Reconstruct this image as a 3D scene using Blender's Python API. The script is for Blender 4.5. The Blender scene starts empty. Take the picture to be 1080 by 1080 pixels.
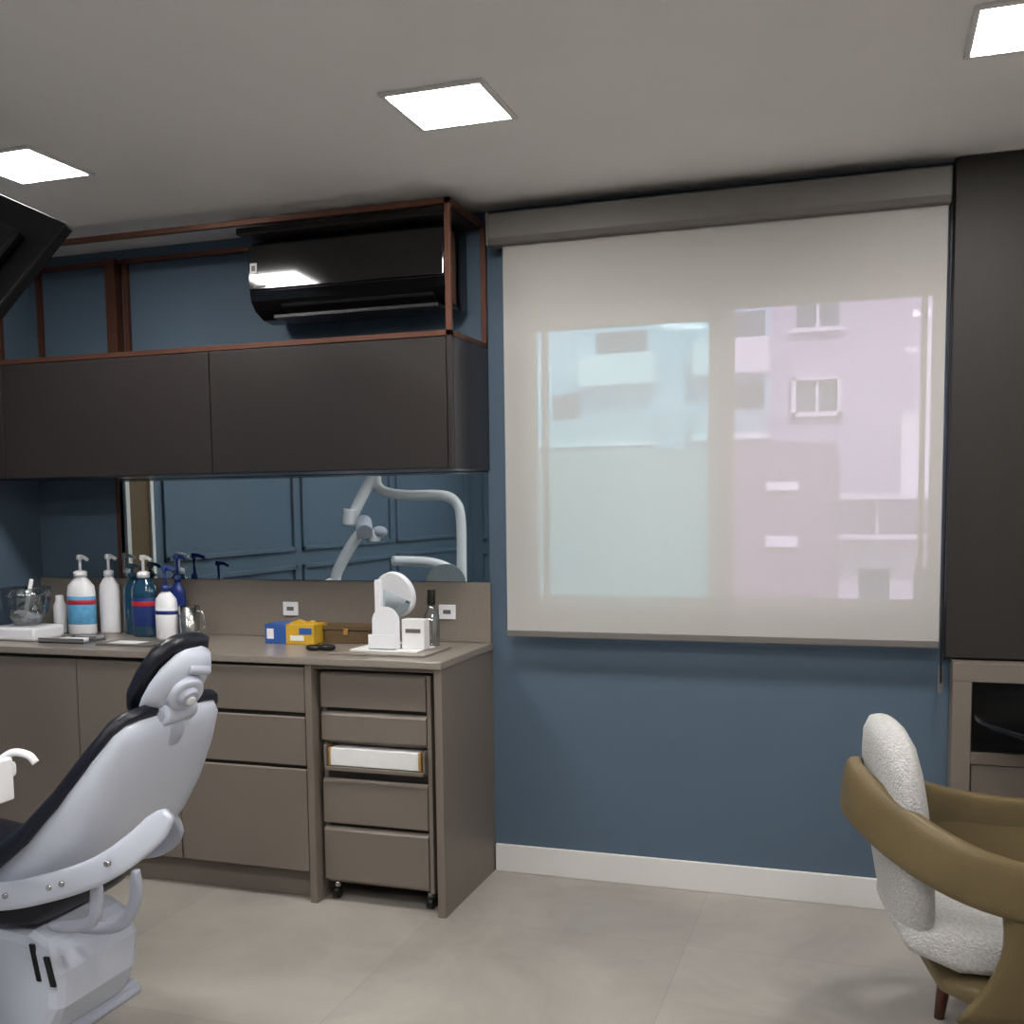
import bpy, bmesh, math
from mathutils import Vector, Matrix
from math import sin, cos, pi
scn=bpy.context.scene
try:
    scn.view_settings.view_transform='Standard'
except Exception: pass

# ------------------------------------------------------------ materials
def lin(c):
    return tuple(((x/255)/12.92 if x/255<=0.04045 else (((x/255)+0.055)/1.055)**2.4) for x in c)+(1,)
def mat(name,col,rough=.5,metal=0,var=0.0,scale=8,bump=0,bscale=60,spec=.5,trans=0,coat=0,stretch=None,detail=4,ior=1.45):
    m=bpy.data.materials.new(name); m.use_nodes=True
    nt=m.node_tree; N=nt.nodes; L=nt.links; b=N['Principled BSDF']
    c=lin(col)
    b.inputs['Base Color'].default_value=c; b.inputs['Roughness'].default_value=rough
    b.inputs['Metallic'].default_value=metal; b.inputs['Specular IOR Level'].default_value=spec
    b.inputs['Transmission Weight'].default_value=trans; b.inputs['Coat Weight'].default_value=coat
    b.inputs['IOR'].default_value=ior
    tc=N.new('ShaderNodeTexCoord'); mp=N.new('ShaderNodeMapping'); L.new(tc.outputs['Object'],mp.inputs['Vector'])
    if stretch: mp.inputs['Scale'].default_value=stretch
    if var>0:
        n=N.new('ShaderNodeTexNoise'); n.inputs['Scale'].default_value=scale; n.inputs['Detail'].default_value=detail
        L.new(mp.outputs[0],n.inputs['Vector'])
        r=N.new('ShaderNodeMapRange'); r.inputs['From Min'].default_value=.3; r.inputs['From Max'].default_value=.7
        r.inputs['To Min'].default_value=1-var; r.inputs['To Max'].default_value=1+var
        L.new(n.outputs['Fac'],r.inputs['Value'])
        h=N.new('ShaderNodeVectorMath'); h.operation='SCALE'; h.inputs[0].default_value=c[:3]
        L.new(r.outputs[0],h.inputs['Scale']); L.new(h.outputs[0],b.inputs['Base Color'])
    if bump>0:
        n2=N.new('ShaderNodeTexNoise'); n2.inputs['Scale'].default_value=bscale; L.new(mp.outputs[0],n2.inputs['Vector'])
        bp=N.new('ShaderNodeBump'); bp.inputs['Strength'].default_value=bump; bp.inputs['Distance'].default_value=.01
        L.new(n2.outputs['Fac'],bp.inputs['Height']); L.new(bp.outputs[0],b.inputs['Normal'])
    return m
def emis(name,col,s):
    m=bpy.data.materials.new(name); m.use_nodes=True; b=m.node_tree.nodes['Principled BSDF']
    b.inputs['Base Color'].default_value=lin(col); b.inputs['Emission Color'].default_value=lin(col); b.inputs['Emission Strength'].default_value=s
    return m
M={}
M['blue']=mat('blue_paint',(74,91,107),.65,var=.03,scale=3,bump=.04,bscale=200)
M['ceil']=mat('ceiling_paint',(226,223,220),.8,var=.02,scale=2)
M['white']=mat('white_paint',(208,206,203),.5,var=.01)
M['taupe']=mat('taupe_laminate',(112,103,94),.45,var=.03,scale=3,bump=.03,bscale=300)
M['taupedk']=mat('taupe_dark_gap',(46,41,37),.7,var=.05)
M['stone']=mat('taupe_quartz_counter',(132,123,114),.28,var=.06,scale=90,coat=.1)
M['splash']=mat('taupe_quartz_splash',(122,113,104),.35,var=.05,scale=90)
M['dark']=mat('charcoal_laminate',(40,36,35),.42,var=.04,scale=4,bump=.03,bscale=300,spec=.35)
M['darkside']=mat('charcoal_gloss_side',(44,40,42),.25,var=.03,spec=.4)
M['copper']=mat('copper_brown_metal',(90,57,44),.4,metal=.5,var=.05,scale=20)
M['mirror']=mat('mirror_silver',(205,216,218),.015,metal=1,var=.004)
M['acblk']=mat('ac_gloss_black',(12,11,12),.08,var=.03,coat=.3)
M['blk']=mat('black_plastic',(16,16,17),.35,var=.05)
M['tvblk']=mat('tv_black',(6,6,7),.45,var=.05,spec=.15)
M['wood']=mat('dark_wood_veneer',(43,39,36),.5,var=.06,scale=10,stretch=(8,8,.5),bump=.03,bscale=30,spec=.35)
M['rail']=mat('blind_headrail_grey',(98,94,90),.5,var=.03)
M['alu']=mat('window_white_aluminium',(190,190,190),.35,var=.01)
M['steel']=mat('steel',(180,178,175),.25,metal=1,var=.03)
M['navy']=mat('navy_leatherette',(19,21,32),.38,var=.05,scale=12,bump=.08,bscale=150,spec=.4)
M['shell']=mat('dental_shell_grey_white',(194,199,212),.32,var=.015,coat=.2)
M['shell2']=mat('dental_light_grey',(168,172,186),.35,var=.02)
M['olive']=mat('olive_tan_leather',(100,86,58),.45,var=.08,scale=9,bump=.1,bscale=180,spec=.4)
M['fabric']=mat('boucle_offwhite',(188,187,184),.95,var=.14,scale=110,bump=.9,bscale=170)
M['leg']=mat('walnut_leg',(88,46,32),.45,var=.15,scale=10,stretch=(6,6,1))
M['plw']=mat('white_plastic',(225,225,228),.3,var=.01)
M['plb']=mat('blue_plastic',(28,50,120),.3,var=.02)
M['teal']=mat('teal_liquid_bottle',(20,62,86),.12,var=.1,scale=12,coat=.6)
M['lblred']=mat('label_red',(180,40,50),.4,var=.02)
M['lblblue']=mat('label_blue',(90,155,195),.4,var=.15,scale=40)
M['lblnavy']=mat('label_navy',(30,50,110),.4,var=.1,scale=50)
M['yellow']=mat('carton_yellow',(195,155,45),.5,var=.05)
M['cblue']=mat('carton_blue',(45,85,150),.5,var=.05)
M['cbrown']=mat('carton_brown',(90,72,48),.5,var=.1,scale=30)
M['paper']=mat('paper_white',(218,218,216),.7,var=.03,scale=30)
M['blackglass']=mat('black_glass_top',(12,12,13),.06,var=.02,coat=.5)
M['gold']=mat('carton_gold',(165,125,65),.4,var=.05)
M['chrome']=mat('chrome',(200,200,202),.12,metal=1,var=.01)
M['led']=emis('led_panel_glow',(255,252,249),90)

def floor_mat():
    m=bpy.data.materials.new('porcelain_floor_tile'); m.use_nodes=True; nt=m.node_tree;N=nt.nodes;L=nt.links;b=N['Principled BSDF']
    tc=N.new('ShaderNodeTexCoord'); mp=N.new('ShaderNodeMapping'); L.new(tc.outputs['Object'],mp.inputs['Vector'])
    mp.inputs['Location'].default_value=(.55,.52,0)
    br=N.new('ShaderNodeTexBrick'); br.offset=0; br.squash=1
    br.inputs['Scale'].default_value=1; br.inputs['Brick Width'].default_value=.9; br.inputs['Row Height'].default_value=.9
    br.inputs['Mortar Size'].default_value=.0016; br.inputs['Mortar Smooth'].default_value=.1
    br.inputs['Color1'].default_value=lin((157,152,144)); br.inputs['Color2'].default_value=lin((147,142,134)); br.inputs['Mortar'].default_value=lin((140,135,127))
    L.new(mp.outputs[0],br.inputs['Vector'])
    n=N.new('ShaderNodeTexNoise'); n.inputs['Scale'].default_value=1.9; n.inputs['Detail'].default_value=8; n.inputs['Roughness'].default_value=.62; n.inputs['Distortion'].default_value=.6
    L.new(tc.outputs['Object'],n.inputs['Vector'])
    r=N.new('ShaderNodeMapRange'); r.inputs['From Min'].default_value=.3; r.inputs['From Max'].default_value=.7; r.inputs['To Min'].default_value=.78; r.inputs['To Max'].default_value=1.14
    L.new(n.outputs['Fac'],r.inputs['Value'])
    v=N.new('ShaderNodeVectorMath'); v.operation='SCALE'; L.new(br.outputs['Color'],v.inputs[0]); L.new(r.outputs[0],v.inputs['Scale'])
    L.new(v.outputs[0],b.inputs['Base Color']); b.inputs['Roughness'].default_value=.33
    return m
M['floor']=floor_mat()
def blind_mat():
    m=bpy.data.materials.new('solar_screen_fabric'); m.use_nodes=True; nt=m.node_tree;N=nt.nodes;L=nt.links
    N.clear(); o=N.new('ShaderNodeOutputMaterial')
    d=N.new('ShaderNodeBsdfDiffuse'); d.inputs['Color'].default_value=lin((206,202,196))
    t=N.new('ShaderNodeBsdfTranslucent'); t.inputs['Color'].default_value=lin((200,198,194))
    tr=N.new('ShaderNodeBsdfTransparent'); tr.inputs['Color'].default_value=(1,1,1,1)
    tc=N.new('ShaderNodeTexCoord'); n=N.new('ShaderNodeTexNoise'); n.inputs['Scale'].default_value=500; L.new(tc.outputs['Object'],n.inputs['Vector'])
    m1=N.new('ShaderNodeMixShader'); m1.inputs[0].default_value=.12; L.new(d.outputs[0],m1.inputs[1]); L.new(t.outputs[0],m1.inputs[2])
    r=N.new('ShaderNodeMapRange'); r.inputs['To Min'].default_value=.43; r.inputs['To Max'].default_value=.49; L.new(n.outputs['Fac'],r.inputs['Value'])
    m2=N.new('ShaderNodeMixShader'); L.new(r.outputs[0],m2.inputs[0]); L.new(m1.outputs[0],m2.inputs[1]); L.new(tr.outputs[0],m2.inputs[2])
    L.new(m2.outputs[0],o.inputs['Surface']); return m
M['blind']=blind_mat()
def pane(name,col,fac=.05):
    m=bpy.data.materials.new(name); m.use_nodes=True; nt=m.node_tree;N=nt.nodes;L=nt.links
    N.clear(); o=N.new('ShaderNodeOutputMaterial'); tr=N.new('ShaderNodeBsdfTransparent'); tr.inputs['Color'].default_value=lin(col)
    g=N.new('ShaderNodeBsdfGlossy'); g.inputs['Roughness'].default_value=.02
    mx=N.new('ShaderNodeMixShader'); mx.inputs[0].default_value=fac; L.new(tr.outputs[0],mx.inputs[1]); L.new(g.outputs[0],mx.inputs[2]); L.new(mx.outputs[0],o.inputs['Surface']); return m
M['paneL']=pane('glass_pane_cool',(214,244,250)); M['paneR']=pane('glass_pane_warm',(246,238,252)); M['glass']=pane('clear_glass',(225,230,232),.22)

# ------------------------------------------------------------ helpers
COL=scn.collection
def group(name,loc=(0,0,0),rot=0,local=False):
    e=bpy.data.objects.new(name,None); COL.objects.link(e); e.location=loc; e.rotation_euler=(0,0,rot); e.empty_display_size=.1
    e['local']=1 if local else 0
    return e
def finish(name,bm,mats,parent=None,smooth=False,bevel=0,seg=2):
    bmesh.ops.recalc_face_normals(bm,faces=bm.faces)
    me=bpy.data.meshes.new(name); bm.to_mesh(me); bm.free()
    if not isinstance(mats,(list,tuple)): mats=[mats]
    for x in mats: me.materials.append(M[x] if isinstance(x,str) else x)
    o=bpy.data.objects.new(name,me); COL.objects.link(o)
    if smooth:
        for p in me.polygons: p.use_smooth=True
    if bevel>0:
        b=o.modifiers.new('bev','BEVEL'); b.width=bevel; b.segments=seg; b.limit_method='ANGLE'; b.angle_limit=.7
    if parent is not None:
        o.parent=parent
        if not parent['local']: o.matrix_parent_inverse=Matrix.Translation(-Vector(parent.location))
    return o
def addbox(bm,x0,x1,y0,y1,z0,z1,mi=0):
    vs=[bm.verts.new(p) for p in ((x0,y0,z0),(x1,y0,z0),(x1,y1,z0),(x0,y1,z0),(x0,y0,z1),(x1,y0,z1),(x1,y1,z1),(x0,y1,z1))]
    for f in ((0,3,2,1),(4,5,6,7),(0,1,5,4),(1,2,6,5),(2,3,7,6),(3,0,4,7)):
        fc=bm.faces.new([vs[i] for i in f]); fc.material_index=mi
def box(name,b,m,parent=None,bevel=.002):
    bm=bmesh.new(); addbox(bm,*b); return finish(name,bm,m,parent,bevel=bevel)
def boxes(name,bl,m,parent=None,bevel=.002):
    bm=bmesh.new()
    for b in bl: addbox(bm,*b)
    return finish(name,bm,m,parent,bevel=bevel)
def ring(c,ax,r,n=24):
    ax=Vector(ax).normalized(); u=ax.orthogonal().normalized(); w=ax.cross(u)
    return [Vector(c)+u*cos(2*pi*i/n)*r+w*sin(2*pi*i/n)*r for i in range(n)]
def loft(bm,rings,cap=True,mi=0):
    R=[[bm.verts.new(p) for p in r] for r in rings]; n=len(R[0])
    for a,b in zip(R,R[1:]):
        for i in range(n):
            f=bm.faces.new((a[i],a[(i+1)%n],b[(i+1)%n],b[i])); f.material_index=mi
    if cap:
        f=bm.faces.new(R[0][::-1]); f.material_index=mi
        f=bm.faces.new(R[-1]); f.material_index=mi
def cyl(name,p0,p1,r0,r1,m,parent=None,n=24,bevel=0):
    bm=bmesh.new(); ax=Vector(p1)-Vector(p0); loft(bm,[ring(p0,ax,r0,n),ring(p1,ax,r1,n)])
    o=finish(name,bm,m,parent,bevel=bevel)
    for p in o.data.polygons:
        if len(p.vertices)==4: p.use_smooth=True
    return o
def lathe(name,c,prof,m,parent=None,n=32,sx=1,sy=1):
    bm=bmesh.new(); 
    loft(bm,[[Vector((c[0]+cos(2*pi*i/n)*max(r,.0004)*sx,c[1]+sin(2*pi*i/n)*max(r,.0004)*sy,c[2]+z)) for i in range(n)] for r,z in prof])
    return finish(name,bm,m,parent,smooth=True)
def catmull(pts,k=8):
    P=[Vector(p) for p in pts]; P=[P[0]*2-P[1]]+P+[P[-1]*2-P[-2]]; out=[]
    for i in range(1,len(P)-2):
        for j in range(k):
            t=j/k; a,b,c,d=P[i-1],P[i],P[i+1],P[i+2]
            out.append(.5*((2*b)+(c-a)*t+(2*a-5*b+4*c-d)*t*t+(3*b-a-3*c+d)*t**3))
    out.append(P[-2]); return out
def tube(name,pts,r,m,parent=None,n=14,k=8,flat=None):
    C=catmull(pts,k) if k else [Vector(p) for p in pts]
    bm=bmesh.new(); rings=[]; u=None
    for i,c in enumerate(C):
        t=(C[min(i+1,len(C)-1)]-C[max(i-1,0)]).normalized()
        u=(t.orthogonal() if u is None else u-t*u.dot(t)).normalized() if flat is None else (Vector(flat)-t*Vector(flat).dot(t)).normalized()
        w=t.cross(u)
        ru,rw=(r,r) if not isinstance(r,tuple) else r
        e=1 if not isinstance(r,tuple) else .6
        sc=1
        if isinstance(r,tuple):
            q=min(i,len(C)-1-i)/4
            sc=min(1,.45+.55*q**.6) if q<1 else 1
        f_=lambda v:math.copysign(abs(v)**e,v)
        rings.append([c+u*f_(cos(2*pi*j/n))*ru+w*f_(sin(2*pi*j/n))*rw*sc for j in range(n)])
    loft(bm,rings); return finish(name,bm,m,parent,smooth=True)
def slab(name,st,m,parent=None,n=40,e=.5,mtx=None):
    bm=bmesh.new(); rings=[]
    for c,s,nn,w,tb,tf in st:
        c,s,nn=Vector(c),Vector(s).normalized(),Vector(nn).normalized(); rr=[]
        for i in range(n):
            a=2*pi*i/n; ca,sa=cos(a),sin(a)
            x=math.copysign(abs(ca)**e,ca)*w; z=math.copysign(abs(sa)**e,sa)*(tb if sa>0 else tf)
            rr.append(c+s*x+nn*z)
        rings.append(rr)
    loft(bm,rings); return finish(name,bm,m,parent,smooth=True)
def prism(name,poly,ax,a0,a1,m,parent=None,bevel=.003):
    bm=bmesh.new()
    def P(q,a):
        l=list(q); l.insert(ax,a); return Vector(l)
    loft(bm,[[P(q,a0) for q in poly],[P(q,a1) for q in poly]]); return finish(name,bm,m,parent,bevel=bevel)
def ellipsoid(name,c,r,m,parent=None,rot=None,e=1):
    bm=bmesh.new(); bmesh.ops.create_uvsphere(bm,u_segments=32,v_segments=16,radius=1)
    for v in bm.verts:
        p=v.co; p=Vector([math.copysign(abs(q)**e,q) for q in p]); p=Vector((p.x*r[0],p.y*r[1],p.z*r[2]))
        if rot: p=rot@p
        v.co=p+Vector(c)
    return finish(name,bm,m,parent,smooth=True)

H=2.56
XL,XR,YB=-3.56,1.75,-5.6
# ------------------------------------------------------------ room shell
box('floor',(XL-.15,XR+.15,YB-.15,.2,-.12,0),'floor',bevel=0)
box('ceiling',(XL-.15,XR+.15,YB-.15,.2,H,H+.15),'ceil',bevel=0)
wx0,wx1,wz0,wz1=-1.262,.235,1.05,2.20
boxes('wall_back',[(XL-.15,wx0,0,.2,0,H),(wx1,XR+.15,0,.2,0,H),(wx0,wx1,0,.2,0,wz0),(wx0,wx1,0,.2,wz1,H)],'blue',bevel=0)
box('wall_left',(XL-.15,XL,YB,0,0,H),'blue',bevel=0)
box('wall_right',(XR,XR+.15,YB,0,0,H),'white',bevel=0)
box('wall_front',(XL-.15,XR+.15,YB-.15,YB,0,H),'blue',bevel=0)
box('baseboard_back',(-1.39,.265,-.016,-.0,0,.11),'white',bevel=.003)
box('baseboard_left',(XL,XL+.016,YB,-.56,0,.11),'white',bevel=.003)
box('baseboard_front',(XL,XR,YB,YB+.016,0,.11),'white',bevel=.003)
def mould(name,ax,pos,a0,a1,z0,z1,t=.018,w=.03):
    if ax==1: bl=[(a0,a1,pos,pos+t,z0,z0+w),(a0,a1,pos,pos+t,z1-w,z1),(a0,a0+w,pos,pos+t,z0,z1),(a1-w,a1,pos,pos+t,z0,z1)]
    else: bl=[(pos,pos+t,a0,a1,z0,z0+w),(pos,pos+t,a0,a1,z1-w,z1),(pos,pos+t,a0,a0+w,z0,z1),(pos,pos+t,a1-w,a1,z0,z1)]
    return boxes(name,bl,'blue',None,.004)
i=0
for a0,a1 in ((-3.45,-2.75),(-2.6,-1.7),(-.4,.5),(.65,1.6)):
    i+=1; mould('trim_%d'%i,1,YB,a0,a1,.25,1.0); i+=1; mould('trim_%d'%i,1,YB,a0,a1,1.12,2.4)
for a0,a1 in ((-5.4,-3.85),(-3.75,-2.36),(-2.27,-.90)):
    i+=1; mould('trim_%d'%i,0,XL,a0,a1,.25,1.08); i+=1; mould('trim_%d'%i,0,XL,a0,a1,1.17,2.4)
g=group('added_reflection_panel',(XL,-.68,1.1))  # made-up panel, added only for the brown and white strips reflected in the mirror
box('backing',(XL+.001,XL+.02,-.77,-.57,1.12,2.1),'cbrown',g)
boxes('frame',[(XL+.001,XL+.035,-.79,-.765,1.1,2.12),(XL+.001,XL+.035,-.60,-.57,1.1,2.12),(XL+.001,XL+.035,-.79,-.57,2.1,2.13),(XL+.001,XL+.035,-.79,-.57,1.09,1.12)],'white',g)
d=group('door_1',(-1.05,YB,0))
box('leaf',(-1.45,-.65,YB+.001,YB+.04,0,2.1),'wood',d)
boxes('frame',[(-1.53,-1.45,YB,YB+.06,0,2.18),(-.65,-.57,YB,YB+.06,0,2.18),(-1.53,-.57,YB,YB+.06,2.1,2.18)],'white',d)
cyl('handle',(-1.38,YB+.08,1.0),(-1.26,YB+.08,1.0),.01,.01,'steel',d); cyl('handle_stem',(-1.38,YB+.03,1.0),(-1.38,YB+.085,1.0),.012,.012,'steel',d)

# ------------------------------------------------------------ ceiling LED panels; two rear rows are unseen, added as ambient fill
for yy in (-1.055,-2.75,-4.4):
    for xx in (-2.59,-1.123,.356):
        g=group('ceiling_led_and_fill_panel',(xx,yy,H)); s=.134
        boxes('frame',[(xx-s-.016,xx+s+.016,yy-s-.016,yy-s,H-.010,H),(xx-s-.016,xx+s+.016,yy+s,yy+s+.016,H-.010,H),(xx-s-.016,xx-s,yy-s,yy+s,H-.010,H),(xx+s,xx+s+.016,yy-s,yy+s,H-.010,H)],'white',g)
        box('diffuser',(xx-s,xx+s,yy-s,yy+s,H-.007,H-.001),'led',g,0)

# ------------------------------------------------------------ window + blind
w=group('window_1',(-.5,.1,wz0))
fy0,fy1=.05,.11
boxes('outer_frame',[(wx0,wx1,fy0,fy1,wz0,wz0+.025),(wx0,wx1,fy0,fy1,wz1-.025,wz1),(wx0,wx0+.022,fy0,fy1,wz0,wz1),(wx1-.022,wx1,fy0,fy1,wz0,wz1)],'alu',w)
boxes('sash_1',[(wx0+.022,wx0+.04,.055,.08,wz0+.02,wz1-.02),(wx0+.06,wx0+.085,.056,.079,wz0+.02,wz1-.02),(-.565,-.520,.055,.08,wz0+.02,wz1-.02),(wx0+.02,-.535,.055,.08,wz0+.02,wz0+.05),(wx0+.02,-.50,.055,.08,wz1-.09,wz1-.02)],'alu',w)
boxes('sash_2',[(wx1-.075,wx1-.055,.082,.107,wz0+.02,wz1-.02),(wx1-.04,wx1-.02,.082,.107,wz0+.02,wz1-.02),(-.520,-.475,.082,.107,wz0+.02,wz1-.02),(-.515,wx1-.02,.082,.107,wz0+.02,wz0+.05),(-.515,wx1-.02,.082,.107,wz1-.05,wz1-.02)],'alu',w)
box('pane_1',(wx0+.02,-.54,.066,.07,wz0+.045,wz1-.045),'paneL',w,0)
box('pane_2',(-.535,wx1-.02,.093,.097,wz0+.045,wz1-.045),'paneR',w,0)
b=group('roller_blind',(-.55,-.08,2.48))
prism('headrail',[(-.135,2.515),(-.005,2.515),(-.005,2.42),(-.04,2.405),(-.12,2.405),(-.135,2.425)],0,-1.345,.235,'rail',b,.004)
box('headrail_end',(-1.35,-1.343,-.14,-.003,2.40,2.52),'rail',b)
box('fabric',(-1.303,.228,-.0870,-.0862,.97,2.42),'blind',b,0)
boxes('bottom_bar',[(-1.303,.228,-.095,-.078,.953,.976)],'rail',b)
tube('chain_1',[(.236,-.075,2.43),(.238,-.075,1.7),(.236,-.075,.9)],.003,'blk',b,n=6)
tube('chain_2',[(.238,-.11,2.43),(.239,-.11,1.6),(.236,-.1,.9),(.236,-.088,.87),(.236,-.075,.9)],.003,'blk',b,n=6)
box('chain_weight',(.228,.243,-.092,-.072,.80,.89),'rail',b)

# ------------------------------------------------------------ upper cabinet
g=group('wall_cabinet',(-2.5,-.2,1.584))
z1,z2,yd=1.584,2.045,-.386
XE=-1.395
box('carcass',(XL+.005,XE,yd+.02,-.002,z1,z2),'darkside',g)
xs=[XL+.005,-3.37,-2.383,XE-.02]
for k in range(3):
    box('door_panel_%d'%(k+1),(xs[k]+.002,xs[k+1]-.002,yd,yd+.019,z1+.002,z2-.002),'dark',g,.002)
box('end_edge',(XE-.018,XE,yd,yd+.02,z1,z2),'dark',g)
g=group('copper_shelf_frame',(-2.5,-.2,2.05))
t=.02; zt=2.515
bl=[(XL+.002,XE,yd,yd+t,z2+.001,z2+t),(XL+.002,XE,yd,yd+t,zt-t,zt),
    (XE-t,XE,yd,-.002,z2+.001,z2+t),(XE-t,XE,yd,-.002,zt-t,zt),
    (XE-t,XE,yd,yd+t,z2,zt),(XE-t,XE,-.024,-.002,z2,zt),
    (XL+.002,XL+.04,yd,-.002,zt-t,zt),
    (XL+.002,XE,-.024,-.002,zt-t,zt),
    (XL+.002,XE,-.024,-.002,z2+.001,z2+t),
    (-3.50,-3.48,-.024,-.002,z2,zt),(-3.11,-3.06,-.05,-.002,z2,zt),(-3.04,-3.02,-.024,-.002,z2,zt),
    (XL+.002,XL+.022,-.2,-.18,z2,zt)]
boxes('frame',bl,'copper',g,.001)
box('top_board',(-2.30,XE-.03,-.30,-.03,zt-.03,zt-.005),'dark',g)

# ------------------------------------------------------------ air conditioner
g=group('split_air_conditioner',(-1.87,-.1,2.2))
prof=[(-.03,2.185),(-.10,2.178),(-.16,2.185),(-.215,2.21),(-.245,2.245),(-.252,2.28),(-.25,2.44),(-.24,2.462),(-.215,2.472),(-.03,2.472)]
prism('body',prof,0,-2.28,-1.465,'acblk',g,.006)
prism('front_glass',[(-.263,2.285),(-.246,2.285),(-.246,2.455),(-.257,2.455)],0,-2.275,-1.47,'acblk',g,.003)
box('air_outlet',(-2.18,-1.5,-.245,-.10,2.176,2.19),'blk',g)
prism('louver',[(-.16,2.176),(-.235,2.218),(-.240,2.226),(-.236,2.23),(-.155,2.183)],0,-2.15,-1.52,'blk',g,.001)
box('energy_label',(-2.266,-2.238,-.2635,-.255,2.345,2.385),'paper',g,0)
box('energy_label_mark',(-2.260,-2.244,-.2640,-.256,2.355,2.375),'rail',g,0)
box('badge',(-2.255,-2.20,-.2640,-.250,2.292,2.300),'rail',g,0)

# ------------------------------------------------------------ mirror + backsplash
ZC=.914
box('wall_mirror',(-3.12,-1.40,-.008,-.001,1.152,1.582),'mirror',bevel=.001)
box('mirror_edge_trim',(-3.135,-3.12,-.012,-.001,1.152,1.582),'copper',bevel=.001)
box('backsplash',(XL+.002,XE,-.02,-.001,ZC+.001,1.15),'splash')
for nx in (-2.275,-1.575):
    g=group('wall_outlet',(nx,-.025,1.04))
    box('plate',(nx-.035,nx+.035,-.027,-.020,1.005,1.062),'plw',g)
    boxes('socket',[(nx-.016,nx+.016,-.0285,-.027,1.026,1.042)],'rail',g,0)

# ------------------------------------------------------------ base cabinet
g=group('base_cabinet',(-2.5,-.3,0))
fy=-.53
box('countertop',(XL+.002,XE+.004,-.5455,-.002,ZC-.027,ZC),'stone',g,.003)
box('carcass',(XL+.005,-1.93,fy+.02,-.002,.11,.886),'taupe',g)
box('kick',(XL+.005,-1.93,fy+.05,-.10,0,.11),'taupe',g)
box('panel_middle',(-1.93,-1.902,fy-.005,-.002,0,.886),'taupe',g)
box('panel_end',(-1.424,XE,fy-.005,-.002,0,.886),'taupe',g)
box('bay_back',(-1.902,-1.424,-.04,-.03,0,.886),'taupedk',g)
box('bay_top',(-1.902,-1.424,fy+.005,-.04,.872,.886),'taupe',g)
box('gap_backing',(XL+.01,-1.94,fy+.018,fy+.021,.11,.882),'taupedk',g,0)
box('front_door_1',(XL+.006,-2.945,fy,fy+.018,.115,.870),'taupe',g)
box('front_door_2',(-2.939,-2.485,fy,fy+.018,.115,.870),'taupe',g)
for k,(a,c) in enumerate(((.708,.870),(.512,.688),(.115,.494))):
    box('drawer_%d'%(k+1),(-2.479,-1.935,fy,fy+.018,a,c),'taupe',g)
    prism('pull_lip_%d'%(k+1),[(fy,c),(fy+.003,c+.004),(fy+.018,c+.0005),(fy+.018,c-.004)],0,-2.479,-1.935,'stone',g,0)
# trolley
g=group('drawer_trolley',(-1.67,-.3,0)); tx0,tx1,ty=-1.888,-1.45,-.49
boxes('carcass',[(tx0,tx0+.016,ty+.01,-.08,.07,.858),(tx1-.016,tx1,ty-.012,-.08,.07,.858),(tx0,tx1,ty+.01,-.08,.842,.858),(tx0,tx1,ty+.01,-.08,.07,.086),(tx0,tx1,-.09,-.08,.07,.858),(tx0,tx1,ty+.01,-.08,.592,.606),(tx0,tx1,ty+.01,-.08,.50,.514)],'taupe',g)
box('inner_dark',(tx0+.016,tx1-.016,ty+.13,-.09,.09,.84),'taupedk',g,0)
for k,(a,c) in enumerate(((.728,.845),(.606,.70),(.300,.452),(.085,.272))):
    box('drawer_%d'%(k+1),(tx0+.004,tx1-.02,ty-.012,ty+.008,a,c),'taupe',g)
    prism('pull_lip_%d'%(k+1),[(ty-.012,c),(ty+.0,c+.012),(ty+.008,c+.012),(ty+.008,c)],0,tx0+.004,tx1-.02,'taupe',g,0)
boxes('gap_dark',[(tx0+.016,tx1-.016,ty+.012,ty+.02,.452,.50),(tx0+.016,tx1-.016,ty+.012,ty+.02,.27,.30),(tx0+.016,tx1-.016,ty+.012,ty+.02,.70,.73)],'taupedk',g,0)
boxes('open_tray',[(tx0+.02,tx1-.02,ty-.03,ty-.02,.50,.513),(tx0+.02,tx0+.028,ty-.03,ty+.12,.50,.59),(tx1-.028,tx1-.02,ty-.03,ty+.12,.50,.59)],'taupe',g,.001)
for k,(a,c) in enumerate(((tx0+.03,ty+.03),(tx1-.03,ty+.03),(tx0+.03,-.12),(tx1-.03,-.12))):
    cyl('caster_stem_%d'%(k+1),(a,c,.04),(a,c,.07),.012,.016,'steel',g)
    cyl('caster_wheel_%d'%(k+1),(a-.012,c,.0225),(a+.012,c,.0225),.022,.022,'blk',g,bevel=.003)
box('roll_carton',(tx0+.04,tx1-.05,ty-.018,ty+.06,.515,.580),'paper',g,.003)
boxes('roll_carton_end',[(tx0+.032,tx0+.04,ty-.019,ty+.061,.514,.581),(tx1-.05,tx1-.040,ty-.019,ty+.061,.514,.581)],'gold',g)

# ------------------------------------------------------------ right side built-in
g=group('tall_wardrobe',(.9,-.03,.92))
box('side_carcass',(.247,XR-.002,-.055,-.002,.915,H-.003),'wood',g)
boxes('front_door',[(.250,.84,-.072,-.056,.92,H-.006),(.845,1.4,-.072,-.056,.92,H-.006)],'wood',g)
g=group('side_cabinet',(.9,-.1,0))
ry=-.14
boxes('frame',[(.27,XR-.002,ry,-.002,.85,.912),(.27,.33,ry,-.002,0,.85),(.33,XR-.002,ry,-.002,.575,.615),(1.2,1.24,ry,-.002,.615,.85)],'taupe',g)
box('niche_back',(.33,XR-.002,-.02,-.004,.615,.85),'blk',g,0)
boxes('niche_lining',[(.331,.335,ry+.01,-.02,.615,.85),(.335,1.2,ry+.01,-.02,.616,.62),(.335,1.2,ry+.01,-.02,.845,.849)],'blk',g,0)
box('lower_front',(.333,.86,ry+.01,ry+.03,.02,.572),'taupe',g)
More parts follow.
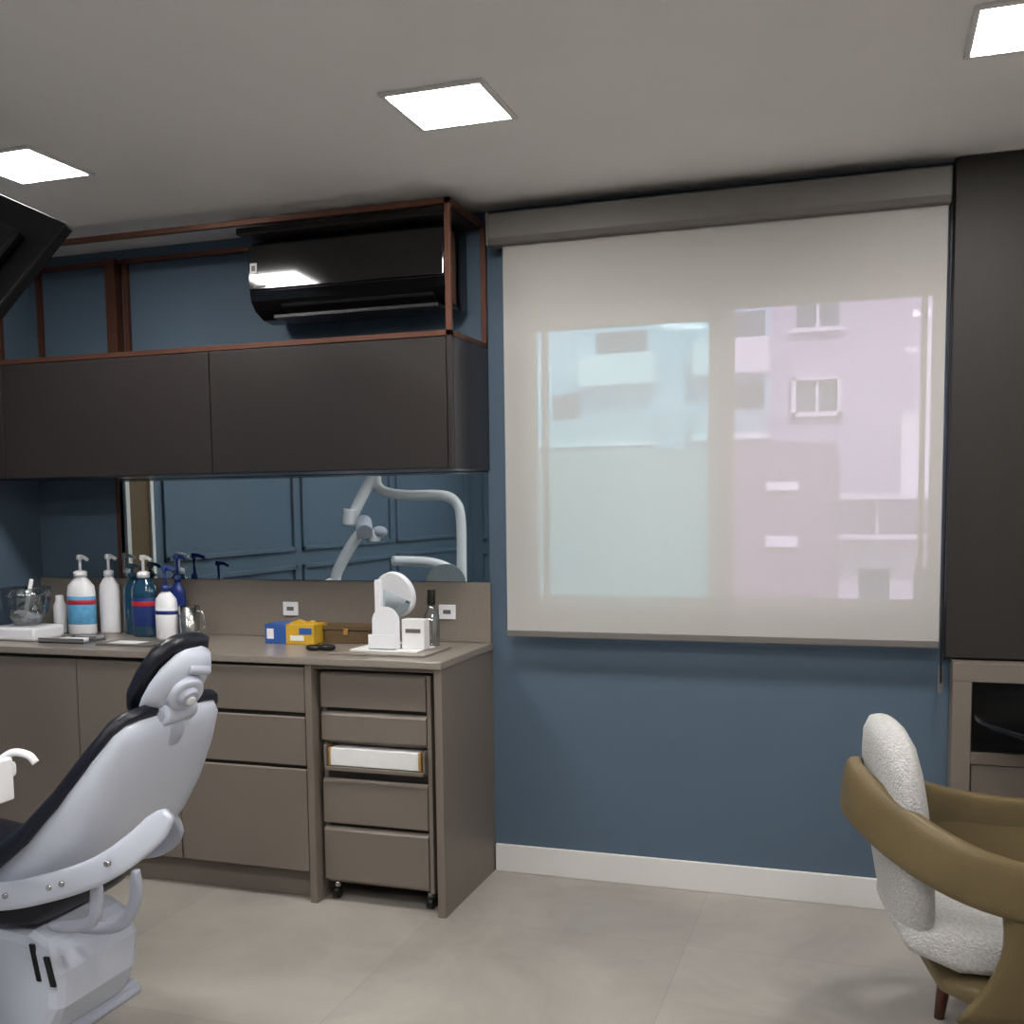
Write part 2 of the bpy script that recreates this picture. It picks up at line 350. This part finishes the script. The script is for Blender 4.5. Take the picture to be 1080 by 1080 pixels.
box('lower_front_2',(.864,XR-.005,ry+.01,ry+.03,.02,.572),'taupe',g)
g=group('glass_desk',(1.0,-.5,0))
pts=[(.36,-.15),(.335,-.19),(.35,-.28),(.40,-.40),(.49,-.53),(.62,-.64),(.8,-.70),(1.0,-.72),(XR-.01,-.72),(XR-.01,-.15)]
C=catmull([(p[0],p[1],0) for p in pts[1:8]],6)
prism('glass_top',[(.36,-.15)]+[(c.x,c.y) for c in C]+pts[8:],2,.735,.75,'blackglass',g,.003)
boxes('desk_leg',[(1.3,1.36,-.62,-.56,0,.735),(1.3,1.36,-.24,-.18,0,.735),(.92,.96,-.22,-.18,0,.735)],'blk',g)

# ------------------------------------------------------------ armchair (local space, faces +x)
g=group('upholstered_armchair',(.33,-1.0,0),math.radians(10),True)
RY=.33
def bandpt(t_):
    if abs(t_)<=.6:
        a=t_/.6*pi/2; x=-.09-.275*cos(a); y=RY*sin(a)
    else:
        q=(abs(t_)-.6)/.4; x=-.09+.42*q; y=math.copysign(RY,t_)
    front=max(0,(x+.365)/.69)
    d_=1-(1-min(1,front*1.1))**2.6
    return x,y,.778-.175*d_,.145-.025*front
pathp=[bandpt(k/24) for k in range(-24,25)]
bm=bmesh.new(); rings=[]
for k,(x,y,zt_,h_) in enumerate(pathp):
    a=pathp[max(k-1,0)]; c_=pathp[min(k+1,len(pathp)-1)]
    tan=Vector((c_[0]-a[0],c_[1]-a[1],0)).normalized(); out_=Vector((tan.y,-tan.x,0))
    e_=min(k,len(pathp)-1-k); sc=(.5,.85,1)[min(e_,2)]
    rr=[]
    for j in range(20):
        an=2*pi*j/20; ca,sa=cos(an),sin(an)
        o_=math.copysign(abs(ca)**.6,ca)*.024*sc; v_=math.copysign(abs(sa)**.6,sa)*h_/2*sc
        rr.append(Vector((x,y,zt_-h_/2))+out_*(o_+v_*.12)+Vector((0,0,v_)))
    rings.append(rr)
loft(bm,rings); finish('arm_band',bm,'olive',g,smooth=True)
for s_,nm in ((-1,'near'),(1,'far')):
    st=[]
    for q in range(11):
        u_=q/10; z=.56-u_*.33
        xl=-.10-.07*u_+.05*sin(pi*u_); xr=.32
        yc=s_*(RY-.045*u_**1.5)
        st.append((((xl+xr)/2,yc,z),(1,0,0),(0,s_,0),(xr-xl)/2,.020,.020))
    slab('side_panel_'+nm,st,'olive',g,e=.4)
st=[]
for x,w_,tt in ((-.19,.14,.01),(-.18,.20,.03),(-.12,.26,.05),(.0,.29,.06),(.15,.295,.062),(.30,.285,.06),(.34,.24,.03)):
    st.append(((x,0,.275),(0,1,0),(0,0,1),w_,tt*.8,tt*.9))
slab('seat_shell',st,'olive',g,e=.6)
st=[]
for x,w_,tt in ((-.27,.17,.02),(-.255,.215,.045),(-.15,.25,.065),(.1,.28,.07),(.27,.275,.065),(.33,.255,.045),(.345,.2,.015)):
    st.append(((x,0,.37+(.02 if x<-.2 else 0)),(0,1,0),(0,0,1),w_,tt,tt))
slab('seat_cushion',st,'fabric',g,e=.55)
st=[]
for q,(z,w_,tt) in enumerate(((.36,.12,.015),(.37,.18,.035),(.43,.22,.05),(.55,.24,.056),(.70,.245,.056),(.78,.235,.052),(.84,.205,.045),(.875,.15,.032),(.888,.08,.012))):
    xx=-.225-.06*(z-.36)/.53
    st.append(((xx,0,z),(0,1,0),(1,0,.13),w_,tt,tt))
slab('back_cushion',st,'fabric',g,e=.72)
for k,(x,y) in enumerate(((-.07,-.19),(-.07,.19),(.24,-.2),(.24,.2))):
    cyl('leg_%d'%(k+1),(x,y*.9,.26),(x*1.25,y*1.1,0),.024,.014,'leg',g)

# ------------------------------------------------------------ dental chair
g=group('dental_chair',(-2.4,-1.525,0))
cy=-1.525
A=Vector((-.745,0,-.667)); NN=Vector((.667,0,-.745)); Yv=Vector((0,1,0))
top=Vector((-1.775,cy,.905))
def bst(s,w_,tb,tf,off=0): 
    bend=.05*sin(pi*min(1,s/.75))
    return (top+A*s+NN*(bend+off),Yv,NN,w_,tb,tf)
slab('back_shell',[bst(-.012,.14,.01,.005),bst(-.005,.19,.03,.01),bst(.02,.22,.045,.01),bst(.10,.245,.075,.01),bst(.2,.255,.11,.01),bst(.3,.257,.135,.01),bst(.42,.25,.15,.01),bst(.55,.24,.13,.01),bst(.68,.22,.10,.01),bst(.76,.19,.06,.01),bst(.78,.12,.02,.005)],'shell',g,e=.56)
slab('back_pad',[bst(-.03,.15,.0,.01),bst(-.022,.20,.003,.03),bst(.01,.232,.004,.046),bst(.12,.256,.004,.055),bst(.25,.265,.004,.06),bst(.4,.266,.004,.065),bst(.55,.26,.004,.07),bst(.7,.245,.004,.075),bst(.8,.225,.0,.06),bst(.82,.15,.0,.02)],'navy',g,e=.56)
st=[]
for x,z,w_,tt in ((-2.08,.385,.15,.02),(-2.10,.385,.21,.05),(-2.2,.39,.235,.065),(-2.4,.42,.235,.07),(-2.6,.45,.235,.06),(-2.8,.49,.22,.06),(-3.0,.47,.2,.055),(-3.3,.42,.18,.05),(-3.4,.40,.17,.045),(-3.42,.40,.12,.02)):
    st.append(((x,cy,z),Yv,(0,0,-1),w_,tt*.9,tt))
slab('seat_pad',st,'navy',g,e=.6)
st=[]
for x,z,w_,tt in ((-2.3,.35,.16,.02),(-2.35,.35,.20,.03),(-2.6,.37,.21,.04),(-2.9,.42,.19,.05),(-3.35,.35,.15,.04),(-3.38,.35,.1,.02)):
    st.append(((x,cy,z),Yv,(0,0,-1),w_,tt,.02))
slab('seat_shell',st,'shell',g,e=.6)
# headrest
hc=Vector((-1.765,cy,1.01)); HA=Vector((.60,0,.80)).normalized(); HN=Vector((.80,0,-.60)).normalized()
def hs(s,w_,tb,tf,off): return (hc+HA*s+HN*off,Yv,HN,w_,tb,tf)
slab('headrest_pad',[hs(-.125,.05,.01,.01,-.01),hs(-.115,.085,.02,.03,-.01),hs(-.07,.11,.02,.045,-.01),hs(0,.12,.02,.05,-.01),hs(.07,.115,.02,.045,-.01),hs(.11,.085,.02,.03,-.01),hs(.123,.04,.01,.01,-.01)],'navy',g,e=.78)
slab('headrest_shell',[hs(-.11,.05,.02,.0,.012),hs(-.10,.085,.035,.0,.012),hs(-.05,.105,.05,.0,.012),hs(0,.11,.055,.0,.012),hs(.05,.10,.05,.0,.012),hs(.09,.07,.035,.0,.012),hs(.103,.035,.01,.0,.012)],'shell',g,e=.78)
cyl('headrest_knob',hc+HN*.05+HA*.0+Yv*-.02,hc+HN*.085+HA*.0+Yv*-.03,.055,.05,'shell',g,bevel=.008)
cyl('headrest_knob_cap',hc+HN*.08+Yv*-.03,hc+HN*.10+Yv*-.035,.032,.027,'shell2',g,bevel=.004)
cyl('headrest_knob_center',hc+HN*.10+Yv*-.035,hc+HN*.106+Yv*-.037,.014,.012,'plw',g,bevel=.002)
cyl('headrest_pivot',hc+HN*.06+HA*-.075+Yv*-.065,hc+HN*.06+HA*-.075+Yv*.065,.032,.032,'shell',g,bevel=.006)
cyl('headrest_pivot_cap',hc+HN*.06+HA*-.075+Yv*-.072,hc+HN*.06+HA*-.075+Yv*-.064,.018,.018,'shell2',g,bevel=.002)
cyl('headrest_lever',hc+HN*.05+HA*.065+Yv*-.04,hc+HN*.075+HA*.07+Yv*.02,.013,.013,'shell2',g,bevel=.004)
tube('headrest_post',[hc+HN*.05+HA*-.05,hc+HN*.05+HA*-.10,top+A*.02+NN*.045,top+A*.12+NN*.07],(.03,.012),'shell2',g,flat=(0,1,0))
yb=cy-.27
tube('side_bracket',[(-1.635,yb+.06,.70),(-1.70,yb+.03,.63),(-1.80,yb-.0,.56),(-1.96,yb-.01,.50),(-2.15,yb-.005,.455),(-2.5,yb+.01,.43)],(.014,.036),'shell',g,flat=(0,1,0))
tube('side_bracket_far',[(-1.92,cy+.18,.56),(-1.95,cy+.2,.50),(-2.03,cy+.2,.46),(-2.3,cy+.2,.42)],(.014,.045),'shell2',g,flat=(0,1,0))
for k,(x,z) in enumerate(((-1.90,.522),(-1.94,.508),(-2.08,.472),(-1.76,.587))):
    cyl('bracket_bolt_%d'%(k+1),(x,yb-.018,z),(x,yb-.028,z),.008,.007,'steel',g)
tube('lift_link_1',[(-1.83,yb+.02,.53),(-1.835,yb+.02,.46),(-1.86,yb+.03,.41),(-1.93,yb+.04,.385),(-2.0,yb+.04,.38)],(.012,.016),'shell2',g,flat=(0,1,0))
tube('lift_link_2',[(-1.79,yb+.12,.52),(-1.80,yb+.12,.43),(-1.86,yb+.13,.36),(-2.0,yb+.14,.33)],(.012,.016),'shell2',g,flat=(0,1,0))
prism('base_cover',[(-2.08,.02),(-2.03,.12),(-2.02,.22),(-2.05,.29),(-2.12,.325),(-2.3,.34),(-2.75,.34),(-2.8,.2),(-2.8,.02)],1,cy-.19,cy+.15,'shell',g,.03)
prism('base_foot',[(-2.06,0),(-2.07,.035),(-2.12,.05),(-2.95,.05),(-3.0,.03),(-3.0,0)],1,cy-.2,cy+.2,'shell2',g,.012)
prism('base_slot_1',[(-2.11,.30),(-2.095,.30),(-2.075,.20),(-2.09,.20)],1,cy-.194,cy-.185,'blk',g,.001)
prism('base_slot_2',[(-2.065,.27),(-2.05,.27),(-2.03,.19),(-2.045,.19)],1,cy-.194,cy-.185,'blk',g,.001)

# ------------------------------------------------------------ dental delivery unit with light pole (seen in mirror)
g=group('dental_unit_light',(-2.45,-2.15,0))
box('unit_body',(-2.75,-2.28,-2.3,-2.0,0,.72),'shell',g,.03)
px,py_=-2.32,-2.08
tube('light_pole',[(px,py_,.70),(px,py_,1.05),(px,py_,1.36),(px-.03,py_,1.47),(px-.12,py_,1.515),(px-.35,py_,1.52),(px-.50,py_,1.545),(px-.56,py_,1.60)],.030,'plw',g)
cyl('pole_elbow',(px-.56,py_,1.56),(px-.56,py_,1.68),.038,.038,'plw',g,bevel=.006)
tube('lamp_arm',[(px-.56,py_,1.66),(px-.61,py_+.05,1.54),(px-.68,py_+.1,1.38)],.034,'plw',g)
tube('lamp_arm_cover',[(px-.68,py_+.1,1.44),(px-.69,py_+.1,1.34)],.045,'plw',g)
cyl('lamp_joint',(px-.62,py_+.05,1.36),(px-.56,py_+.16,1.30),.05,.05,'shell2',g,bevel=.006)
cyl('lamp_joint_2',(px-.54,py_+.08,1.31),(px-.54,py_+.08,1.24),.045,.04,'plw',g,bevel=.006)
ellipsoid('lamp_joint_3',(px-.50,py_+.08,1.30),(.05,.04,.035),'shell2',g)
tube('lamp_yoke',[(px-.58,py_+.1,1.33),(px-.68,py_+.1,1.22),(px-.78,py_+.1,1.06),(px-.80,py_+.1,.98)],.034,'plw',g)
ellipsoid('lamp_head',(px-.82,py_+.1,.93),(.06,.13,.09),'plw',g)
tube('tray_arm',[(px,py_,.98),(px-.06,py_,1.06),(px-.2,py_,1.11),(px-.45,py_,1.12)],.030,'plw',g)
g2=g
box('tray',(-2.20,-1.87,-2.25,-1.97,.835,.875),'plw',g2,.012)
box('tray_edge_end',(-1.875,-1.855,-2.2,-2.0,.79,.89),'plw',g2,.006)
tube('tray_support',[(-2.15,-2.1,.84),(-2.25,-2.1,.79),(-2.35,-2.1,.68)],.025,'shell2',g2)
tube('syringe',[(-1.91,-1.99,.872),(-1.87,-1.985,.895),(-1.83,-1.98,.89),(-1.815,-1.975,.872)],.009,'plw',g2)
tube('handpiece',[(-1.98,-2.05,.88),(-1.93,-2.04,.895),(-1.86,-2.03,.88)],.01,'plw',g2)

# ------------------------------------------------------------ monitor hanging from the ceiling
g=group('ceiling_monitor',(-2.3,-1.6,2.1))
P=Vector((-1.965,-1.60,2.18)); a_=Vector((-.39,.18,.165)).normalized(); b_=Vector((-.13,-.11,-.237)); b_=(b_-a_*b_.dot(a_)).normalized(); n_=a_.cross(b_).normalized()
def slabbox(name,u0,u1,v0,v1,t0,t1,m,bev):
    bm=bmesh.new(); addbox(bm,u0,u1,v0,v1,t0,t1)
    for v in bm.verts: v.co=P+a_*v.co.x+b_*v.co.y+n_*v.co.z
    return finish(name,bm,m,g,bevel=bev)
slabbox('bezel',0,.74,0,.44,-.015,.015,'tvblk',.006)
slabbox('screen',.012,.728,.012,.428,-.017,-.0155,'tvblk',0)
slabbox('back_bulge',.12,.62,.08,.36,.015,.045,'tvblk',.01)
cen=P+a_*.37+b_*.22
tube('ceiling_mount',[cen,cen+Vector((-.05,0,.10)),(cen.x-.08,cen.y,H-.05),(cen.x-.08,cen.y,H-.001)],.02,'blk',g)

# ------------------------------------------------------------ counter items
ZI=ZC+.0005
def pump_bottle(name,x,y,r,h,body,pump,label=None,total=None,sy=.62,lab2=None):
    g=group(name,(x,y,ZI)); c=(x,y,ZI)
    lathe('body',c,[(0,0),(r*.92,0),(r,.008),(r,h*.72),(r*.93,h*.84),(r*.6,h*.94),(r*.34,h),(r*.34,h+.01),(0,h+.01)],body,g,sy=sy)
    lathe('collar',c,[(0,h),(r*.42,h),(r*.42,h+.022),(r*.2,h+.028),(0,h+.028)],pump,g)
    t_=total or h+.09
    cyl('stem',(x,y,ZI+h+.02),(x,y,ZI+t_-.01),.006,.006,pump,g,n=12)
    tube('nozzle',[(x-.012,y,ZI+t_-.006),(x+.02,y-.004,ZI+t_-.004),(x+.048,y-.008,ZI+t_-.016)],.008,pump,g,n=10)
    cyl('pump_head',(x,y,ZI+t_-.016),(x,y,ZI+t_+.006),.014,.012,pump,g,n=16,bevel=.002)
    if label: lathe('label',c,[(r*1.0,h*.18),(r*1.012,h*.185),(r*1.012,h*.66),(r*1.0,h*.665)],label,g,sy=sy)
    if lab2: lathe('label_band',c,[(r*1.0,h*.52),(r*1.02,h*.525),(r*1.02,h*.60),(r*1.0,h*.605)],lab2,g,sy=sy)
    return g
pump_bottle('pump_bottle',-3.25,-.12,.068,.25,'plw','plw','lblblue',.34,lab2='lblred')
pump_bottle('pump_bottle',-3.15,-.06,.05,.25,'plw','plw',None,.34)
pump_bottle('mouthwash_bottle',-2.915,-.13,.060,.25,'teal','plw','lblnavy',.34,lab2='lblred')
pump_bottle('mouthwash_bottle',-3.02,-.07,.045,.24,'teal','teal',None,.30)
pump_bottle('soap_bottle',-2.755,-.20,.050,.20,'plw','lblnavy','plw',.30,lab2='lblnavy')
pump_bottle('sanitizer_bottle',-2.79,-.07,.035,.23,'plb','plb',None,.34)
g=group('steel_cup',(-2.645,-.2,ZI))
lathe('cup',(-2.645,-.2,ZI),[(0,0),(.036,0),(.038,.005),(.042,.14),(.040,.14),(.036,.01),(0,.01)],'steel',g)
tube('cup_handle',[(-2.607,-.2,ZI+.12),(-2.578,-.2,ZI+.11),(-2.575,-.2,ZI+.05),(-2.608,-.2,ZI+.03)],.005,'steel',g,n=8)
g=group('glove_carton',(-2.17,-.17,ZI))
box('carton_blue',(-2.275,-2.18,-.23,-.12,ZI,ZI+.078),'cblue',g); box('carton_yellow',(-2.18,-2.055,-.23,-.12,ZI,ZI+.078),'yellow',g)
boxes('print',[(-2.265,-2.235,-.2312,-.23,ZI+.02,ZI+.06),(-2.16,-2.10,-.2312,-.23,ZI+.015,ZI+.035)],'paper',g,0)
box('print_blue',(-2.12,-2.065,-.2312,-.23,ZI+.04,ZI+.065),'cblue',g,0)
prism('tissue',[(-2.20,ZI+.075),(-2.15,ZI+.092),(-2.12,ZI+.083),(-2.09,ZI+.09),(-2.07,ZI+.075)],1,-.19,-.16,'yellow',g,.002)
g=group('wooden_box',(-1.95,-.10,ZI)); box('base',(-2.05,-1.84,-.16,-.06,ZI,ZI+.05),'cbrown',g); box('lid',(-2.053,-1.837,-.163,-.057,ZI+.052,ZI+.07),'cbrown',g); box('clasp',(-1.96,-1.94,-.166,-.163,ZI+.035,ZI+.06),'gold',g,.001)
g=group('counter_tray',(-1.68,-.33,ZI)); box('board',(-1.87,-1.49,-.46,-.20,ZI,ZI+.008),'stone',g)
boxes('paper_sheet',[(-1.81,-1.54,-.41,-.24,ZI+.0085,ZI+.013)],'paper',g,0)
z=ZI+.0135
g=group('leaflet_holder',(-1.68,-.36,z))
N_=16
arch=[(-1.745,z),(-1.745,z+.10)]+[(-1.69-.055*cos(pi*k/N_),z+.10+.055*sin(pi*k/N_)) for k in range(1,N_)]+[(-1.635,z+.10),(-1.635,z)]
prism('holder_back',arch,1,-.350,-.344,'plw',g,.001)
box('holder_front',(-1.745,-1.635,-.385,-.38,z,z+.055),'plw',g,.001)
boxes('holder_base',[(-1.745,-1.635,-.385,-.344,z,z+.005)],'plw',g,.001)
g=group('cosmetic_mirror',(-1.70,-.27,z))
cyl('frame',(-1.69,-.275,z+.19),(-1.685,-.252,z+.195),.088,.088,'plw',g,n=48,bevel=.003)
cyl('mirror_face',(-1.6902,-.2765,z+.19),(-1.69,-.275,z+.19),.078,.078,'mirror',g,n=48)
cyl('stand_post',(-1.685,-.258,z),(-1.685,-.258,z+.12),.008,.008,'plw',g)
cyl('stand_base',(-1.685,-.268,z),(-1.685,-.268,z+.01),.045,.04,'plw',g)
box('side_clip',(-1.765,-1.735,-.285,-.262,z,z+.25),'plw',g,.004)
g=group('small_carton',(-1.58,-.31,z)); box('carton',(-1.625,-1.535,-.35,-.30,z,z+.11),'paper',g); box('print',(-1.61,-1.55,-.3512,-.35,z+.06,z+.075),'rail',g,0)
g=group('spray_bottle',(-1.585,-.16,ZI)); lathe('body',(-1.585,-.16,ZI),[(0,0),(.028,0),(.03,.004),(.03,.12),(.014,.145),(.014,.16),(0,.16)],'glass',g); cyl('cap',(-1.585,-.16,ZI+.16),(-1.585,-.16,ZI+.22),.017,.015,'blk',g,bevel=.002)
g=group('car_key',(-1.93,-.36,ZI)); ellipsoid('fob',(-1.93,-.36,ZI+.012),(.035,.02,.012),'blk',g,e=.8); ellipsoid('fob_2',(-1.98,-.37,ZI+.011),(.03,.02,.011),'blk',g,e=.8)
g=group('glass_bowl',(-3.36,-.28,ZI)); 
box('riser',(-3.50,-3.26,-.40,-.22,ZI,ZI+.055),'plw',g,.01)
lathe('bowl',(-3.38,-.30,ZI+.056),[(0,0),(.05,0),(.052,.004),(.09,.06),(.10,.12),(.10,.16),(.096,.16),(.096,.12),(.086,.062),(.045,.01),(0,.01)],'glass',g)
cyl('bowl_item_1',(-3.40,-.30,ZI+.07),(-3.33,-.32,ZI+.25),.008,.008,'plw',g); cyl('bowl_item_2',(-3.38,-.28,ZI+.07),(-3.42,-.26,ZI+.21),.008,.008,'steel',g)
for k in range(6): ellipsoid('bowl_content_%d'%(k+1),(-3.38+.035*cos(k*1.05),-.30+.035*sin(k*1.05),ZI+.095+.012*(k%2)),(.03,.02,.012),('plw','steel','plw')[k%3],g)
g=group('small_bottle',(-3.385,-.10,ZI)); lathe('body',(-3.385,-.10,ZI),[(0,0),(.026,0),(.028,.004),(.028,.12),(.018,.14),(.016,.165),(0,.165)],'plw',g)
g=group('magazine',(-2.8,-.36,ZI)); box('cover',(-2.92,-2.66,-.44,-.30,ZI,ZI+.008),'rail',g,.001); box('cover_print',(-2.88,-2.74,-.42,-.34,ZI+.008,ZI+.009),'paper',g,0)
g=group('glass_tray',(-3.15,-.33,ZI)); boxes('tray',[(-3.22,-3.0,-.42,-.28,ZI,ZI+.006),(-3.22,-3.0,-.42,-.412,ZI,ZI+.02),(-3.22,-3.0,-.288,-.28,ZI,ZI+.02)],'chrome',g,.001); box('cards',(-3.17,-3.06,-.39,-.31,ZI+.006,ZI+.012),'paper',g,0)

# ------------------------------------------------------------ outside
def W(X,Z,y): 
    k=(3.922+y)/3.922; return X*k,1.45+k*(Z-1.45)
M['b_white']=mat('render_white',(232,232,234),.8,var=.02); M['b_blue']=mat('render_pale_blue',(168,200,216),.8,var=.02)
M['b_grey']=mat('render_grey_green',(134,156,156),.8,var=.03); M['b_lil']=mat('render_lilac',(190,178,200),.8,var=.03); M['b_mauve']=mat('render_mauve',(138,118,140),.8,var=.04)
M['b_win']=mat('facade_window',(70,90,112),.2,var=.05); M['b_rail']=mat('balcony_glass',(160,188,198),.2,var=.03)
def facade(name,y,dep,items):
    g=group(name,(0,y,-8))
    for nm,X0,X1,Z0,Z1,m,dy in items:
        x0,z0=W(X0,Z0,y); x1,z1_=W(X1,Z1,y)
        if dy>=0: box(nm,(x0,x1,y,y+dep,z0,z1_),m,g,0)
        else: box(nm,(x0,x1,y+dy,y+.01,z0,z1_),m,g,0)
facade('apartment_building',17,6,[
 ('tower_blue',-1.6,-.62,-1.0,3.4,'b_blue',0),('tower_white',-.62,-.34,-1.0,3.4,'b_blue',0),('tower_lilac',-.34,.17,-1.0,3.4,'b_lil',0),('tower_end',.17,.6,-1.0,2.0,'b_white',0),
 ('window_1',-.25,-.11,2.05,2.13,'b_win',-.03),('window_2',-.25,-.11,1.76,1.87,'b_win',-.03),
 ('mullion_1',-.185,-.175,2.05,2.13,'b_white',-.06),('mullion_2',-.185,-.175,1.76,1.87,'b_white',-.06),
 ('window_trim_1',-.27,-.09,1.745,1.76,'b_white',-.15),('window_trim_2',-.27,-.09,2.035,2.05,'b_white',-.15),
 ('window_trim_3',-.265,-.25,1.745,1.88,'b_white',-.15),('window_trim_4',-.11,-.095,1.745,1.88,'b_white',-.15),('window_trim_5',-.265,-.095,1.87,1.88,'b_white',-.15),
 ('window_5',-.97,-.78,1.98,2.08,'b_win',-.03),('window_6',-1.14,-1.04,1.75,1.86,'b_win',-.03),('window_7',-.46,-.36,1.98,2.12,'b_win',-.03),('window_8',-.46,-.36,1.76,1.87,'b_win',-.03),
 ('white_band_1',-1.02,-.74,1.88,1.99,'b_white',-.5),('white_band_2',-.60,-.34,1.90,2.02,'b_white',-.5),
 ('balcony_3',-1.14,-.74,1.68,1.76,'b_rail',-.5),('balcony_4',-.60,-.34,1.69,1.77,'b_rail',-.5),
 ('slab_1',-1.2,-.74,1.66,1.68,'b_white',-.6),('slab_2',-.60,-.34,1.67,1.69,'b_white',-.6)])
facade('low_rise_building',8,2.5,[
 ('block_grey',-1.6,-.52,-.6,1.65,'b_grey',0),('block_mauve',-.52,-.12,-.6,1.66,'b_mauve',0),
 ('vent_1',-.35,-.24,1.49,1.52,'b_white',-.05),('vent_2',-.35,-.24,1.29,1.33,'b_white',-.05)])
facade('terrace_house',12,3,[
 ('block_white',-.12,.6,-.6,1.33,'b_white',0),('middle',-.12,.6,1.33,1.46,'b_lil',0),('slab',-.12,.6,1.455,1.475,'b_white',-.6),('base_slab',-.12,.6,1.32,1.335,'b_white',-.6),('upper',.10,.6,1.46,1.75,'b_white',0),('post',.02,.03,1.33,1.46,'b_white',-.3),('window_1',-.03,.07,1.08,1.21,'b_win',-.03),('window_2',.15,.23,1.10,1.21,'b_win',-.03)])
M['street']=mat('street_asphalt',(120,120,122),.9,var=.05)
box('street_ground',(-60,60,.6,80,-9.1,-9),'street',bevel=0)

# ------------------------------------------------------------ lights / world
wd=bpy.data.worlds.new('sky'); scn.world=wd; wd.use_nodes=True; nt=wd.node_tree
bg=nt.nodes['Background']; bg.inputs[0].default_value=(.86,.92,1,1); bg.inputs[1].default_value=2.0
s=bpy.data.lights.new('sun','SUN'); s.energy=3.6; s.angle=.05; so=bpy.data.objects.new('sun',s); COL.objects.link(so)
so.rotation_euler=(math.radians(48),0,math.radians(25)); so.location=(0,-3,8)

# ------------------------------------------------------------ camera
f=1126.5324;yaw=0.3230;pitch=-0.0876;roll=-0.0128;ppy=631.83
def vec(r,u,d):
    c,s_=cos(roll),sin(roll); r,u=c*r-s_*u, s_*r+c*u
    c,s_=cos(pitch),sin(pitch); d,u=c*d-s_*u, s_*d+c*u
    c,s_=cos(yaw),sin(yaw); return Vector((c*r-s_*d, s_*r+c*d,u))
R=Matrix((vec(1,0,0),vec(0,1,0),-vec(0,0,1))).transposed().to_4x4()
cam=bpy.data.cameras.new('camera'); co=bpy.data.objects.new('camera',cam); COL.objects.link(co)
co.matrix_world=Matrix.Translation((0,-3.922,1.45))@R
cam.sensor_width=36; cam.sensor_fit='HORIZONTAL'; cam.lens=f/1080*36; cam.shift_y=(ppy-540)/1080; cam.clip_start=.05
scn.camera=co
